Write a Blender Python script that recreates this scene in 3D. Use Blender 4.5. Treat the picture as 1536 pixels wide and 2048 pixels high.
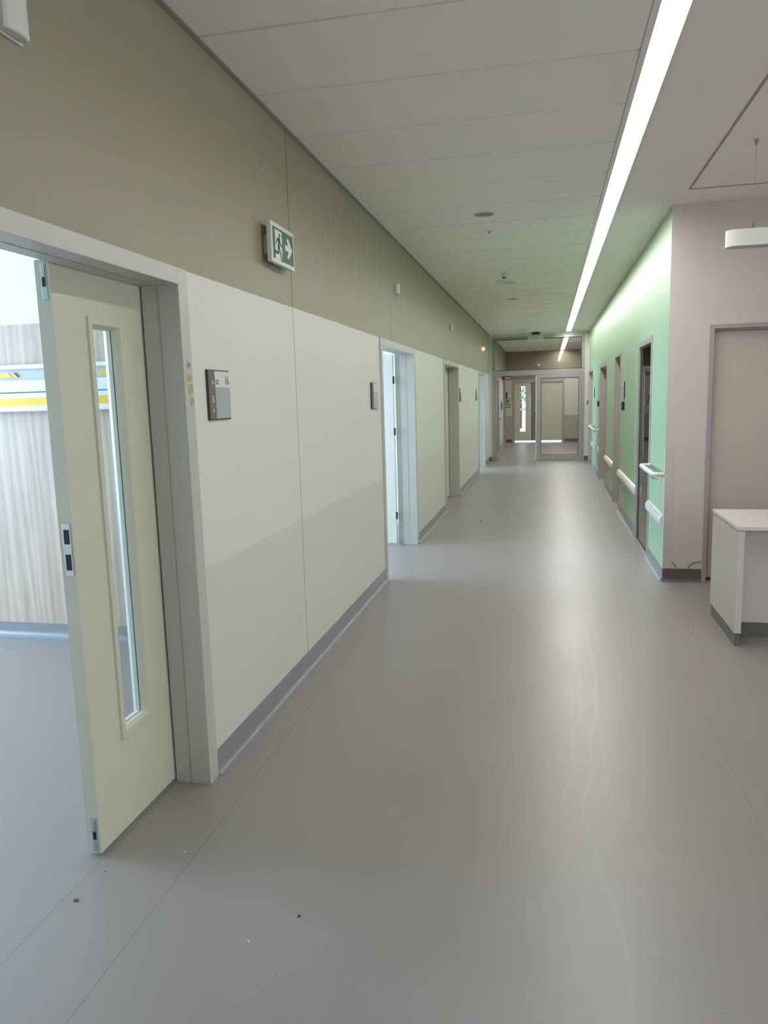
import bpy, bmesh, math, random
from mathutils import Matrix, Vector
random.seed(7)
sc = bpy.context.scene
C = sc.collection
for o in list(bpy.data.objects): bpy.data.objects.remove(o)

# ------------------------------------------------------------------ camera
F_PX, YAW, PITCH, ROLL = 1502.96, 0.21616, 0.14894, 0.02818
f = Vector((-math.sin(YAW)*math.cos(PITCH), math.cos(YAW)*math.cos(PITCH), -math.sin(PITCH)))
r = Vector((math.cos(YAW), math.sin(YAW), 0)); d = f.cross(r)
r2 = r*math.cos(ROLL) + d*math.sin(ROLL); d2 = -r*math.sin(ROLL) + d*math.cos(ROLL)
cam = bpy.data.cameras.new('camera'); cam.sensor_fit = 'HORIZONTAL'; cam.sensor_width = 36
cam.lens = 36*F_PX/1536; cam.clip_start = 0.02; cam.clip_end = 200
co = bpy.data.objects.new('camera', cam); C.objects.link(co)
m3 = Matrix((r2, -d2, -f)).transposed()
co.matrix_world = Matrix.Translation((0, 0, 1.6)) @ m3.to_4x4()
sc.camera = co

# ------------------------------------------------------------------ colour management, world, lights
sc.view_settings.view_transform = 'Standard'; sc.view_settings.look = 'None'
sc.view_settings.gamma = 1; sc.view_settings.use_curve_mapping = False
sc.view_settings.exposure = 1.05
sc.cycles.max_bounces = 14; sc.cycles.diffuse_bounces = 9; sc.cycles.transparent_max_bounces = 16
STRIP = 16.0
W = bpy.data.worlds.new('world'); sc.world = W; W.use_nodes = True
bg = W.node_tree.nodes['Background']; bg.inputs[0].default_value = (0.80, 0.92, 1.0, 1); bg.inputs[1].default_value = 1.6

def area(name, loc, direction, sx, sy, power, col):
    l = bpy.data.lights.new(name, 'AREA'); l.shape = 'RECTANGLE'; l.size = sx; l.size_y = sy
    l.energy = power; l.color = col
    o = bpy.data.objects.new(name, l); C.objects.link(o); o.location = loc
    o.rotation_euler = Vector(direction).to_track_quat('-Z', 'Y').to_euler()
    return o
DAY = (0.50, 0.74, 1.0)
area('daylight_ward', (-6.75, 2.6, 1.75), (1, 0, -0.12), 2.6, 1.9, 190, DAY)
area('daylight_next_room', (-6.75, 6.9, 1.75), (1, 0, -0.12), 2.6, 1.9, 240, DAY)
area('daylight_far_room', (-6.75, 16.3, 1.75), (1, 0, -0.12), 2.6, 1.9, 240, DAY)
area('daylight_nurse_station', (5.3, 0.3, 1.55), (-1, 0.12, -0.02), 4.4, 1.7, 31, (0.97, 0.985, 1.0))

# ------------------------------------------------------------------ materials
def new_mat(name):
    m = bpy.data.materials.new(name); m.use_nodes = True
    return m, m.node_tree, m.node_tree.nodes, m.node_tree.links, m.node_tree.nodes['Principled BSDF']
def srgb(r, g, b):
    def c(v):
        v /= 255.0
        return v/12.92 if v <= 0.04045 else ((v+0.055)/1.055)**2.4
    return (c(r), c(g), c(b), 1)
def paint(name, col, rough=0.5, metal=0.0, var=0.03, bump=0.0, scale=3.0, spec=0.5, bscale=300):
    m, nt, N, L, B = new_mat(name)
    geo = N.new('ShaderNodeNewGeometry')
    n = N.new('ShaderNodeTexNoise'); n.inputs['Scale'].default_value = scale; n.inputs['Detail'].default_value = 3
    L.new(geo.outputs['Position'], n.inputs['Vector'])
    mr = N.new('ShaderNodeMapRange'); mr.inputs[3].default_value = 1-var; mr.inputs[4].default_value = 1+var
    L.new(n.outputs['Fac'], mr.inputs[0])
    mx = N.new('ShaderNodeVectorMath'); mx.operation = 'SCALE'; mx.inputs[0].default_value = col[:3]
    L.new(mr.outputs[0], mx.inputs['Scale']); L.new(mx.outputs[0], B.inputs['Base Color'])
    B.inputs['Roughness'].default_value = rough; B.inputs['Metallic'].default_value = metal
    B.inputs['Specular IOR Level'].default_value = spec
    if bump:
        b = N.new('ShaderNodeBump'); b.inputs['Strength'].default_value = bump; b.inputs['Distance'].default_value = 0.002
        n2 = N.new('ShaderNodeTexNoise'); n2.inputs['Scale'].default_value = bscale
        L.new(geo.outputs['Position'], n2.inputs['Vector']); L.new(n2.outputs['Fac'], b.inputs['Height'])
        L.new(b.outputs[0], B.inputs['Normal'])
    return m
def emit(name, col, s):
    m, nt, N, L, B = new_mat(name)
    B.inputs['Base Color'].default_value = (0.8, 0.8, 0.8, 1)
    B.inputs['Emission Color'].default_value = col; B.inputs['Emission Strength'].default_value = s
    return m
def glass(name, tint=(1, 1, 1, 1), ior=1.5, rough=0.0):
    m, nt, N, L, B = new_mat(name); N.remove(B)
    out = [n for n in N if n.type == 'OUTPUT_MATERIAL'][0]
    t = N.new('ShaderNodeBsdfTransparent'); t.inputs[0].default_value = tint
    g = N.new('ShaderNodeBsdfGlossy'); g.inputs['Roughness'].default_value = rough
    # reflectance of a flat pane, the same from both of its faces
    geo = N.new('ShaderNodeNewGeometry'); dt = N.new('ShaderNodeVectorMath'); dt.operation = 'DOT_PRODUCT'
    L.new(geo.outputs['Incoming'], dt.inputs[0]); L.new(geo.outputs['Normal'], dt.inputs[1])
    f0 = ((ior-1)/(ior+1))**2
    c1 = math_node(N, L, 'SUBTRACT', 1.0, math_node(N, L, 'ABSOLUTE', dt.outputs['Value']))
    refl = math_node(N, L, 'ADD', math_node(N, L, 'MULTIPLY', math_node(N, L, 'POWER', c1, 5.0), 1-f0), f0)
    mx = N.new('ShaderNodeMixShader'); L.new(refl, mx.inputs[0]); L.new(t.outputs[0], mx.inputs[1])
    L.new(g.outputs[0], mx.inputs[2]); L.new(mx.outputs[0], out.inputs[0])
    return m
def math_node(N, L, op, a, b=None, c=None):
    n = N.new('ShaderNodeMath'); n.operation = op
    for i, v in enumerate((a, b, c)):
        if v is None: continue
        if isinstance(v, (int, float)): n.inputs[i].default_value = v
        else: L.new(v, n.inputs[i])
    return n.outputs[0]
def mix_col(N, L, fac, a, b):
    n = N.new('ShaderNodeMix'); n.data_type = 'RGBA'
    if isinstance(fac, (int, float)): n.inputs[0].default_value = fac
    else: L.new(fac, n.inputs[0])
    for i, v in ((6, a), (7, b)):
        if isinstance(v, tuple): n.inputs[i].default_value = v
        else: L.new(v, n.inputs[i])
    return n.outputs[2]

WHITEPANEL = (0.71, 0.70, 0.64, 1); GREYBAND = (0.645, 0.635, 0.58, 1); TAUPE = (0.325, 0.295, 0.205, 1)
def left_wall_mat():
    m, nt, N, L, B = new_mat('left wall cladding: taupe over white over grey')
    geo = N.new('ShaderNodeNewGeometry'); sep = N.new('ShaderNodeSeparateXYZ'); L.new(geo.outputs['Position'], sep.inputs[0])
    z = sep.outputs[2]; y = sep.outputs[1]
    up = math_node(N, L, 'GREATER_THAN', z, 2.1235)
    low = math_node(N, L, 'LESS_THAN', z, 0.917)
    c = mix_col(N, L, low, WHITEPANEL, GREYBAND)
    c = mix_col(N, L, up, c, TAUPE)
    n = N.new('ShaderNodeTexNoise'); n.inputs['Scale'].default_value = 1.5; n.inputs['Detail'].default_value = 4
    L.new(geo.outputs['Position'], n.inputs['Vector'])
    mr = N.new('ShaderNodeMapRange'); mr.inputs[3].default_value = 0.97; mr.inputs[4].default_value = 1.03
    L.new(n.outputs['Fac'], mr.inputs[0])
    v = N.new('ShaderNodeVectorMath'); v.operation = 'SCALE'; L.new(c, v.inputs[0]); L.new(mr.outputs[0], v.inputs['Scale'])
    # expansion joint at y = 4.148 full height, and thin joints in the taupe
    j1 = math_node(N, L, 'LESS_THAN', math_node(N, L, 'ABSOLUTE', math_node(N, L, 'SUBTRACT', y, 4.148)), 0.0045)
    j2 = math_node(N, L, 'LESS_THAN', math_node(N, L, 'ABSOLUTE', math_node(N, L, 'SUBTRACT', y, 6.94)), 0.006)
    j2 = math_node(N, L, 'MULTIPLY', math_node(N, L, 'MULTIPLY', j2, up), 0.35)
    j1u = math_node(N, L, 'MULTIPLY', j1, up)
    c2 = mix_col(N, L, math_node(N, L, 'MAXIMUM', j1u, j2), v.outputs[0], (0.03, 0.027, 0.012, 1))
    j1w = math_node(N, L, 'MULTIPLY', j1, math_node(N, L, 'SUBTRACT', 1.0, up))
    c2 = mix_col(N, L, math_node(N, L, 'MULTIPLY', j1w, 0.75), c2, (0.12, 0.11, 0.06, 1))
    L.new(c2, B.inputs['Base Color']); B.inputs['Roughness'].default_value = 0.45
    b = N.new('ShaderNodeBump'); b.inputs['Strength'].default_value = 0.08; b.inputs['Distance'].default_value = 0.002
    n2 = N.new('ShaderNodeTexNoise'); n2.inputs['Scale'].default_value = 260
    L.new(geo.outputs['Position'], n2.inputs['Vector']); L.new(n2.outputs['Fac'], b.inputs['Height']); L.new(b.outputs[0], B.inputs['Normal'])
    return m
def floor_mat():
    m, nt, N, L, B = new_mat('speckled taupe sheet vinyl')
    geo = N.new('ShaderNodeNewGeometry'); P = geo.outputs['Position']
    sep = N.new('ShaderNodeSeparateXYZ'); L.new(P, sep.inputs[0])
    n = N.new('ShaderNodeTexNoise'); n.inputs['Scale'].default_value = 1.1; n.inputs['Detail'].default_value = 5
    L.new(P, n.inputs['Vector'])
    base = mix_col(N, L, n.outputs['Fac'], (0.262, 0.236, 0.221, 1), (0.294, 0.266, 0.250, 1))
    # fine dark and light flecks
    mp = N.new('ShaderNodeMapping'); mp.inputs['Scale'].default_value = (1, 0.55, 1); mp.inputs['Rotation'].default_value = (0, 0, 0.4); L.new(P, mp.inputs[0])
    n1 = N.new('ShaderNodeTexNoise'); n1.inputs['Scale'].default_value = 150; n1.inputs['Detail'].default_value = 2; L.new(mp.outputs[0], n1.inputs['Vector'])
    dk = math_node(N, L, 'MULTIPLY', math_node(N, L, 'GREATER_THAN', n1.outputs['Fac'], 0.735), 0.5)
    n2 = N.new('ShaderNodeTexNoise'); n2.inputs['Scale'].default_value = 210; n2.inputs['Detail'].default_value = 1; L.new(P, n2.inputs['Vector'])
    lt = math_node(N, L, 'MULTIPLY', math_node(N, L, 'GREATER_THAN', n2.outputs['Fac'], 0.72), 0.3)
    c = mix_col(N, L, dk, base, (0.09, 0.08, 0.075, 1)); c = mix_col(N, L, lt, c, (0.48, 0.47, 0.46, 1))
    # welded seams running down the corridor
    seams = None
    for xs in (-1.551, -1.231, 0.775, 2.2):
        s = math_node(N, L, 'LESS_THAN', math_node(N, L, 'ABSOLUTE', math_node(N, L, 'SUBTRACT', sep.outputs[0], xs)), 0.0022)
        if xs > 0: s = math_node(N, L, 'MULTIPLY', s, 0.45)
        seams = s if seams is None else math_node(N, L, 'MAXIMUM', seams, s)
    c = mix_col(N, L, math_node(N, L, 'MULTIPLY', seams, 0.45), c, (0.12, 0.10, 0.085, 1))
    # pale scuffs and the light strip's wavy reflection, painted in a wandering band
    wob = N.new('ShaderNodeTexNoise'); wob.noise_dimensions = '1D'; wob.inputs['Scale'].default_value = 0.55; L.new(sep.outputs[1], wob.inputs['W'])
    xx = math_node(N, L, 'ADD', sep.outputs[0], math_node(N, L, 'MULTIPLY', wob.outputs['Fac'], 0.5))
    cw = N.new('ShaderNodeCombineXYZ'); L.new(math_node(N, L, 'MULTIPLY', xx, 26.0), cw.inputs[0]); L.new(math_node(N, L, 'MULTIPLY', sep.outputs[1], 0.35), cw.inputs[1])
    ns = N.new('ShaderNodeTexNoise'); ns.inputs['Scale'].default_value = 1.0; ns.inputs['Detail'].default_value = 3; L.new(cw.outputs[0], ns.inputs['Vector'])
    band = N.new('ShaderNodeMapRange'); band.interpolation_type = 'SMOOTHSTEP'; band.inputs[1].default_value = 0.42; band.inputs[2].default_value = 0.0
    L.new(math_node(N, L, 'ABSOLUTE', math_node(N, L, 'SUBTRACT', sep.outputs[0], 0.22)), band.inputs[0])
    sf = N.new('ShaderNodeMapRange'); sf.inputs[1].default_value = 0.55; sf.inputs[2].default_value = 0.75; L.new(ns.outputs['Fac'], sf.inputs[0])
    scuff_sheen = math_node(N, L, 'MULTIPLY', math_node(N, L, 'MULTIPLY', sf.outputs[0], band.outputs[0]), 0.16)
    c = mix_col(N, L, scuff_sheen, c, (0.5, 0.48, 0.46, 1))
    L.new(c, B.inputs['Base Color'])
    rr = N.new('ShaderNodeMapRange'); rr.inputs[3].default_value = 0.30; rr.inputs[4].default_value = 0.42
    L.new(n.outputs['Fac'], rr.inputs[0]); L.new(rr.outputs[0], B.inputs['Roughness'])
    b = N.new('ShaderNodeBump'); b.inputs['Strength'].default_value = 0.12; b.inputs['Distance'].default_value = 0.003
    L.new(ns.outputs['Fac'], b.inputs['Height'])
    b2 = N.new('ShaderNodeBump'); b2.inputs['Strength'].default_value = 0.12; b2.inputs['Distance'].default_value = 0.001
    n3 = N.new('ShaderNodeTexNoise'); n3.inputs['Scale'].default_value = 180; L.new(P, n3.inputs['Vector']); L.new(n3.outputs['Fac'], b2.inputs['Height'])
    L.new(b.outputs[0], b2.inputs['Normal']); L.new(b2.outputs[0], B.inputs['Normal'])
    return m
def wood_mat():
    m, nt, N, L, B = new_mat('pale wood grain laminate')
    geo = N.new('ShaderNodeNewGeometry')
    mp = N.new('ShaderNodeMapping'); mp.inputs['Scale'].default_value = (9, 9, 0.55); L.new(geo.outputs['Position'], mp.inputs[0])
    n = N.new('ShaderNodeTexNoise'); n.inputs['Scale'].default_value = 1.6; n.inputs['Detail'].default_value = 8; n.inputs['Distortion'].default_value = 1.2
    L.new(mp.outputs[0], n.inputs['Vector'])
    w = N.new('ShaderNodeTexWave'); w.inputs['Scale'].default_value = 0.55; w.inputs['Distortion'].default_value = 9; w.inputs['Detail'].default_value = 3
    L.new(mp.outputs[0], w.inputs['Vector'])
    s = math_node(N, L, 'ADD', math_node(N, L, 'MULTIPLY', n.outputs['Fac'], 0.82), math_node(N, L, 'MULTIPLY', w.outputs['Fac'], 0.18))
    cr = N.new('ShaderNodeValToRGB'); e = cr.color_ramp.elements
    e[0].position = 0.3; e[0].color = (0.42, 0.315, 0.25, 1); e[1].position = 0.68; e[1].color = (0.57, 0.465, 0.385, 1)
    L.new(s, cr.inputs[0]); L.new(cr.outputs[0], B.inputs['Base Color']); B.inputs['Roughness'].default_value = 0.45
    return m

M = dict(
 wall_left=left_wall_mat(), floor=floor_mat(), wood=wood_mat(),
 ceiling=paint('white acoustic tile', (0.86, 0.83, 0.75, 1), 0.9, bump=0.25, var=0.015, bscale=400),
 gypsum=paint('white ceiling plaster', (0.86, 0.80, 0.755, 1), 0.85, var=0.015),
 trim=paint('white ceiling edge profile', (0.80, 0.76, 0.73, 1), 0.6),
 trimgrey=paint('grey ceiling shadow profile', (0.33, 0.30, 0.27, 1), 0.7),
 green=paint('mint green wall paint', (0.35, 0.53, 0.35, 1), 0.42, var=0.03, bump=0.05),
 pink=paint('warm white wall paint', (0.66, 0.61, 0.575, 1), 0.6, bump=0.05),
 white=paint('plain white wall paint', (0.74, 0.73, 0.70, 1), 0.7, bump=0.05),
 cream=paint('cream wall paint', (0.66, 0.65, 0.56, 1), 0.6),
 taupe=paint('taupe wall paint', (0.30, 0.265, 0.19, 1), 0.6),
 frame=paint('grey powder coated steel frame', (0.52, 0.52, 0.48, 1), 0.38, metal=0.1, var=0.01),
 framer=paint('warm grey powder coated frame', (0.42, 0.385, 0.37, 1), 0.4, metal=0.1, var=0.01),
 alu=paint('grey aluminium profile', (0.38, 0.375, 0.36, 1), 0.35, metal=0.3, var=0.01),
 leaf=paint('cream door laminate', (0.615, 0.615, 0.485, 1), 0.42, var=0.01),
 leafw=paint('white door laminate', (0.70, 0.71, 0.67, 1), 0.42, var=0.01),
 leaftan=paint('tan door laminate', (0.58, 0.53, 0.455, 1), 0.45, var=0.01),
 leafdark=paint('dark taupe door tone', (0.235, 0.215, 0.165, 1), 0.45, var=0.01),
 base=paint('grey coved skirting vinyl', (0.235, 0.245, 0.265, 1), 0.32, var=0.05),
 basedark=paint('dark grey skirting vinyl', (0.13, 0.11, 0.105, 1), 0.45, var=0.05),
 steel=paint('brushed stainless steel', (0.55, 0.56, 0.55, 1), 0.3, metal=0.9),
 zinc=paint('zinc plated steel', (0.42, 0.5, 0.5, 1), 0.35, metal=0.7),
 black=paint('black plastic', (0.01, 0.01, 0.01, 1), 0.4),
 plastic=paint('white plastic', (0.70, 0.72, 0.67, 1), 0.35),
 rail=paint('ivory vinyl handrail', (0.72, 0.69, 0.64, 1), 0.35),
 mauve=paint('mauve brown plate', (0.17, 0.125, 0.12, 1), 0.35),
 brown=paint('dark brown edge strip', (0.055, 0.04, 0.03, 1), 0.35),
 platewhite=paint('white sign insert', (0.66, 0.68, 0.66, 1), 0.4),
 plateglass=paint('pale clear acrylic insert', (0.46, 0.50, 0.485, 1), 0.12),
 ink=paint('dark grey lettering', (0.05, 0.05, 0.05, 1), 0.5),
 inkwhite=paint('white lettering', (0.8, 0.8, 0.78, 1), 0.5),
 signgreen=paint('safety green sign face', (0.008, 0.125, 0.065, 1), 0.4, spec=0.3),
 green2=paint('bright green notice', (0.10, 0.30, 0.05, 1), 0.4),
 red=paint('red sign face', (0.35, 0.02, 0.015, 1), 0.4),
 yellow=paint('yellow vinyl stripe', (0.78, 0.52, 0.035, 1), 0.45),
 sticky=paint('yellow masking tape residue', (0.44, 0.41, 0.19, 1), 0.8, var=0.25, scale=70),
 unit=paint('white lacquered aluminium', (0.74, 0.77, 0.80, 1), 0.35),
 unitgrey=paint('grey channel of the bed head unit', (0.48, 0.50, 0.50, 1), 0.5),
 desk=paint('white melamine', (0.62, 0.585, 0.555, 1), 0.4, var=0.01),
 desktop=paint('white worktop laminate', (0.68, 0.645, 0.62, 1), 0.35, var=0.01),
 plinth=paint('grey plinth strip', (0.17, 0.17, 0.155, 1), 0.35, metal=0.2),
 muraline=paint('sage green painted line', (0.27, 0.32, 0.22, 1), 0.6),
 speaker=paint('beige speaker cloth', (0.33, 0.29, 0.225, 1), 0.9),
 chipdark=paint('dark brown crumb', (0.05, 0.03, 0.02, 1), 0.9), chiptan=paint('tan crumb', (0.22, 0.14, 0.07, 1), 0.9),
 chipwhite=paint('white plaster crumb', (0.75, 0.75, 0.72, 1), 0.9),
 strip=emit('lit led diffuser', (1.0, 0.985, 0.965, 1), STRIP), redlamp=emit('lit red lamp', (1.0, 0.22, 0.22, 1), 0.9),
 glass=glass('clear glass', ior=1.27), glasst=glass('faintly tinted glass', (0.93, 0.96, 0.94, 1)),
 glassd=glass('dark tinted glass', (0.25, 0.25, 0.22, 1), 1.5),
 lobbyband=paint('grey beige band paint', (0.44, 0.42, 0.35, 1), 0.6),
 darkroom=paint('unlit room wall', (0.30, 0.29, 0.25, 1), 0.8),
 bark=paint('bark', (0.08, 0.06, 0.04, 1), 0.9), leafgreen=paint('tree leaves', (0.10, 0.24, 0.12, 1), 0.7, var=0.3, scale=2),
 paving=paint('pale concrete paving', (0.40, 0.41, 0.44, 1), 0.9), render_white=paint('white rendered wall', (0.8, 0.8, 0.8, 1), 0.9),
)

# ------------------------------------------------------------------ helpers
def box(bm, x0, x1, y0, y1, z0, z1):
    vs = [bm.verts.new((x, y, z)) for x in (x0, x1) for y in (y0, y1) for z in (z0, z1)]
    for q in ((0,1,3,2), (4,6,7,5), (0,4,5,1), (2,3,7,6), (0,2,6,4), (1,5,7,3)):
        bm.faces.new([vs[i] for i in q])
def BX(*boxes):
    bm = bmesh.new()
    for b in boxes: box(bm, *b)
    return bm
def extrude(bm, pts, axis, a0, a1, caps=True):
    """pts 2-D outline in the two other axes (order: x,y,z without axis), extruded along axis"""
    def P(p, a):
        c = list(p); c.insert(axis, a); return bm.verts.new(c)
    A = [P(p, a0) for p in pts]; B = [P(p, a1) for p in pts]; n = len(pts)
    for i in range(n): bm.faces.new((A[i], A[(i+1) % n], B[(i+1) % n], B[i]))
    if caps: bm.faces.new(A[::-1]); bm.faces.new(B)
def lathe(bm, prof, cx, cy, n=40, axis=2, flip=1):
    """prof list of (radius, z) world z; around vertical axis at cx,cy"""
    rings = []
    for (rad, z) in prof:
        if rad < 1e-6: rings.append([bm.verts.new((cx, cy, z))])
        else: rings.append([bm.verts.new((cx+rad*math.cos(2*math.pi*i/n), cy+rad*math.sin(2*math.pi*i/n), z)) for i in range(n)])
    for a, b in zip(rings, rings[1:]):
        for i in range(n):
            j = (i+1) % n
            if len(a) == 1 and len(b) == 1: continue
            if len(a) == 1: bm.faces.new((a[0], b[j], b[i]))
            elif len(b) == 1: bm.faces.new((a[i], a[j], b[0]))
            else: bm.faces.new((a[i], a[j], b[j], b[i]))
def tube(bm, pts, rad, n=12, caps=True):
    pts = [Vector(p) for p in pts]; rings = []
    up = None
    for i, p in enumerate(pts):
        t = (pts[min(i+1, len(pts)-1)] - pts[max(i-1, 0)]).normalized()
        if up is None:
            up = Vector((0, 0, 1)) if abs(t.z) < 0.9 else Vector((1, 0, 0))
        u = t.cross(up).normalized(); v = u.cross(t).normalized(); up = v
        rings.append([bm.verts.new(p + rad*(math.cos(2*math.pi*k/n)*u + math.sin(2*math.pi*k/n)*v)) for k in range(n)])
    for a, b in zip(rings, rings[1:]):
        for k in range(n): bm.faces.new((a[k], a[(k+1) % n], b[(k+1) % n], b[k]))
    if caps: bm.faces.new(rings[0][::-1]); bm.faces.new(rings[-1])
def arc(p0, c, p1, n=8):
    """quadratic bend"""
    p0, c, p1 = Vector(p0), Vector(c), Vector(p1)
    return [(1-t)**2*p0 + 2*t*(1-t)*c + t*t*p1 for t in [i/n for i in range(n+1)]]
def obj(name, bm, mat, parent=None, bevel=0.0, smooth=False, seg=2):
    bmesh.ops.recalc_face_normals(bm, faces=bm.faces)
    xs = [v.co.x for v in bm.verts]; ys = [v.co.y for v in bm.verts]; zs = [v.co.z for v in bm.verts]
    o0 = Vector(((min(xs)+max(xs))/2, (min(ys)+max(ys))/2, min(zs)))
    for v in bm.verts: v.co -= o0
    me = bpy.data.meshes.new(name); bm.to_mesh(me); bm.free(); me.materials.append(mat)
    if smooth:
        for p in me.polygons: p.use_smooth = True
    o = bpy.data.objects.new(name, me); C.objects.link(o); o['w'] = list(o0)
    if parent is not None:
        o.parent = parent; o.location = o0 - Vector(parent['w'])
    else: o.location = o0
    if bevel:
        b = o.modifiers.new('bevel', 'BEVEL'); b.width = bevel; b.segments = seg; b.limit_method = 'ANGLE'; b.angle_limit = 0.6
    if smooth:
        e = o.modifiers.new('edges', 'EDGE_SPLIT'); e.split_angle = 0.7
    return o
def thing(name, label, cat, loc, group=None):
    o = bpy.data.objects.new(name, None); C.objects.link(o); o.location = loc; o['w'] = list(loc); o.empty_display_size = 0.1
    if label: o['label'] = label; o['category'] = cat
    if group: o['group'] = group
    return o
def tag(o, label, cat, group=None):
    o['label'] = label; o['category'] = cat
    if group: o['group'] = group
    return o
def struct(name, bm, mat, **k):
    o = obj(name, bm, mat, **k); o['kind'] = 'structure'; return o
def sthing(name, loc):
    o = thing(name, None, None, loc); o['kind'] = 'structure'; return o
def lab(o, text): o['label'] = text; return o

XL, XR, HC = -1.404, 0.964, 3.062
YB, YP, YE = -5.0, 18.85, 26.3        # behind camera, glass partition, end wall
XW, XN = -6.5, 5.0                    # ward window wall, nurse station side wall

# ------------------------------------------------------------------ floor and ceilings
struct('floor', BX((XW-0.15, XN, YB-0.15, YE+0.2, -0.12, 0.0)), M['floor'])
bm = bmesh.new()
y = 3.055 - 0.615*14
while y < YE:                                               # corridor acoustic tiles with open joints
    a, b = max(y+0.007, YB), min(y+0.608, YE)
    if a < 3.0+16.2 and b > YP-0.05 and a < YP: b = min(b, YP-0.06) if a < YP-0.1 else b
    if b > a: box(bm, XL+0.026, 0.385, a, b, HC, HC+0.02)
    y += 0.615
struct('ceiling', bm, M['ceiling'])
struct('ceiling', BX((XL-0.2, 0.385, YB, YE+0.2, HC+0.02, HC+0.12)), M['alu'])
struct('ceiling', BX((XW, XL-0.2, YB, 18.7, HC+0.001, HC+0.12),
       (0.559, XR+0.04, YB, YE, HC, HC+0.12), (XR+0.04, XN, 6.166, 6.9, HC, HC+0.12), (XR+0.04, 4.0, 6.9, YE, HC, HC+0.12),
       (XR, XN, YB, 6.2, HC+0.021, HC+0.12), (0.37, 0.57, YB, YE, HC+0.045, HC+0.12)), M['gypsum'])
bm = bmesh.new()
y = 4.357 - 0.608*15
while y < 6.14:                                             # tile field over the nurse station
    a, b = max(y+0.005, YB), min(y+0.603, 6.145)
    if b > a: box(bm, 1.022, XN, a, b, HC, HC+0.02)
    y += 0.608
struct('ceiling', bm, M['gypsum'])
struct('trim_1', BX((XL, XL+0.024, YB, YP-0.04, HC-0.006, HC+0.02)), M['trimgrey'])
struct('trim_2', BX((0.387, 0.417, YB, 18.62, HC-0.002, HC+0.045), (0.529, 0.559, YB, 18.62, HC-0.002, HC+0.045)), M['trim'])
struct('trim_3', BX((1.004, 1.02, YB, 6.166, HC-0.002, HC+0.02), (1.004, XN, 6.15, 6.166, HC-0.002, HC+0.02)), M['trimgrey'])

# ------------------------------------------------------------------ walls
WT = 0.2
DL = [(1.05, 2.837), (6.39, 8.125), (10.45, 12.22), (15.8, 17.45), (24.72, 26.22)]     # openings, frame outer
def wall_with_openings(x0, x1, ya, yb, ops, top=HC+0.02, zt=2.118):
    bm = bmesh.new(); y = ya
    for (a, b) in ops:
        box(bm, x0, x1, y, a+0.02, 0, top); box(bm, x0, x1, a+0.02, b-0.02, zt, top); y = b-0.02
    box(bm, x0, x1, y, yb, 0, top)
    return bm
struct('wall_left', wall_with_openings(XL-WT, XL, YB, YE, DL), M['wall_left'])
DR = [(7.59, 8.66), (10.69, 11.65), (13.15, 14.8), (17.08, 18.78)]
struct('wall_right', wall_with_openings(XR, XR+0.15, 6.62, 22.9, DR), M['green'])
struct('wall_nurse_station', BX((XR+0.0005, 1.295, 6.619, 6.77, 0, HC+0.01), (1.295, 2.38, 6.619, 6.77, 2.1, HC+0.01), (2.38, XN, 6.619, 6.77, 0, HC+0.01)), M['pink'])
struct('wall_side', BX((XN, XN+0.15, YB, -2.0, 0, HC+0.1), (XN, XN+0.15, 2.6, 6.77, 0, HC+0.1), (XN, XN+0.15, -2.0, 2.6, 0, 0.65), (XN, XN+0.15, -2.0, 2.6, 2.45, HC+0.1)), M['pink'])
struct('wall_behind', BX((XL-WT, -0.5, YB-0.15, YB, 0, HC+0.1), (0.8, XN, YB-0.15, YB, 0, HC+0.1), (-0.5, 0.8, YB-0.15, YB, 0, 0.2), (-0.5, 0.8, YB-0.15, YB, 1.9, HC+0.1)), M['white'])
# end lobby
struct('wall_end', BX((XL-WT, -1.15, YE, YE+0.15, 0, HC+0.1), (0.51, 4.0, YE, YE+0.15, 0, 2.126), (-1.15, 0.51, YE, YE+0.15, 2.08, 2.126)), M['cream'])
struct('wall_end', BX((XL-0.01, 4.0, YE-0.004, YE+0.15, 2.124, HC+0.02),), M['taupe'])
struct('wall_lobby', BX((3.2, 3.35, 22.9, YE, 0, HC), (XR+0.15, 3.35, 22.75, 22.9, 0, HC)), M['cream'])
# band on the end wall
struct('wall_end', BX((0.55, 3.2, YE-0.003, YE, 0.11, 0.9), (XL, -1.19, YE-0.003, YE, 0.11, 0.9)), M['lobbyband'])
# rooms on the left
def room(name, y0, y1, wmat='white'):
    struct('wall_'+name, BX((XW, XL-WT, y1, y1+0.12, 0, HC), (XW, XL-WT, y0-0.12, y0, 0, HC)), M[wmat])
room('ward', -0.6, 4.52); room('next_room', 4.90, 9.4); room('far_room', 14.0, 18.6)
wb = bmesh.new(); wins = [(1.3, 3.9), (5.6, 8.2), (15.0, 17.6)]
y = YB
for a, b in wins:
    box(wb, XW-0.15, XW, y, a, 0, HC); box(wb, XW-0.15, XW, a, b, 0, 0.8); box(wb, XW-0.15, XW, a, b, 2.7, HC); y = b
box(wb, XW-0.15, XW, y, 18.8, 0, HC)
struct('wall_window_side', wb, M['white'])
for i, (a, b) in enumerate(wins + [None]*0):
    w = sthing('window_%d' % (i+1), (XW-0.07, (a+b)/2, 0.8))
    fb = BX((XW-0.11, XW-0.04, a, b, 0.8, 0.87), (XW-0.11, XW-0.04, a, b, 2.63, 2.7), (XW-0.11, XW-0.04, a, a+0.07, 0.87, 2.63),
            (XW-0.11, XW-0.04, b-0.07, b, 0.87, 2.63), (XW-0.11, XW-0.04, (a+b)/2-0.04, (a+b)/2+0.04, 0.87, 2.63))
    obj('window_frame', fb, M['plastic'], w, bevel=0.004); obj('window_pane', BX((XW-0.08, XW-0.075, a+0.07, b-0.07, 0.87, 2.63)), M['glass'], w)
w = sthing('window_4', (0.15, YB-0.07, 0.2))
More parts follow.
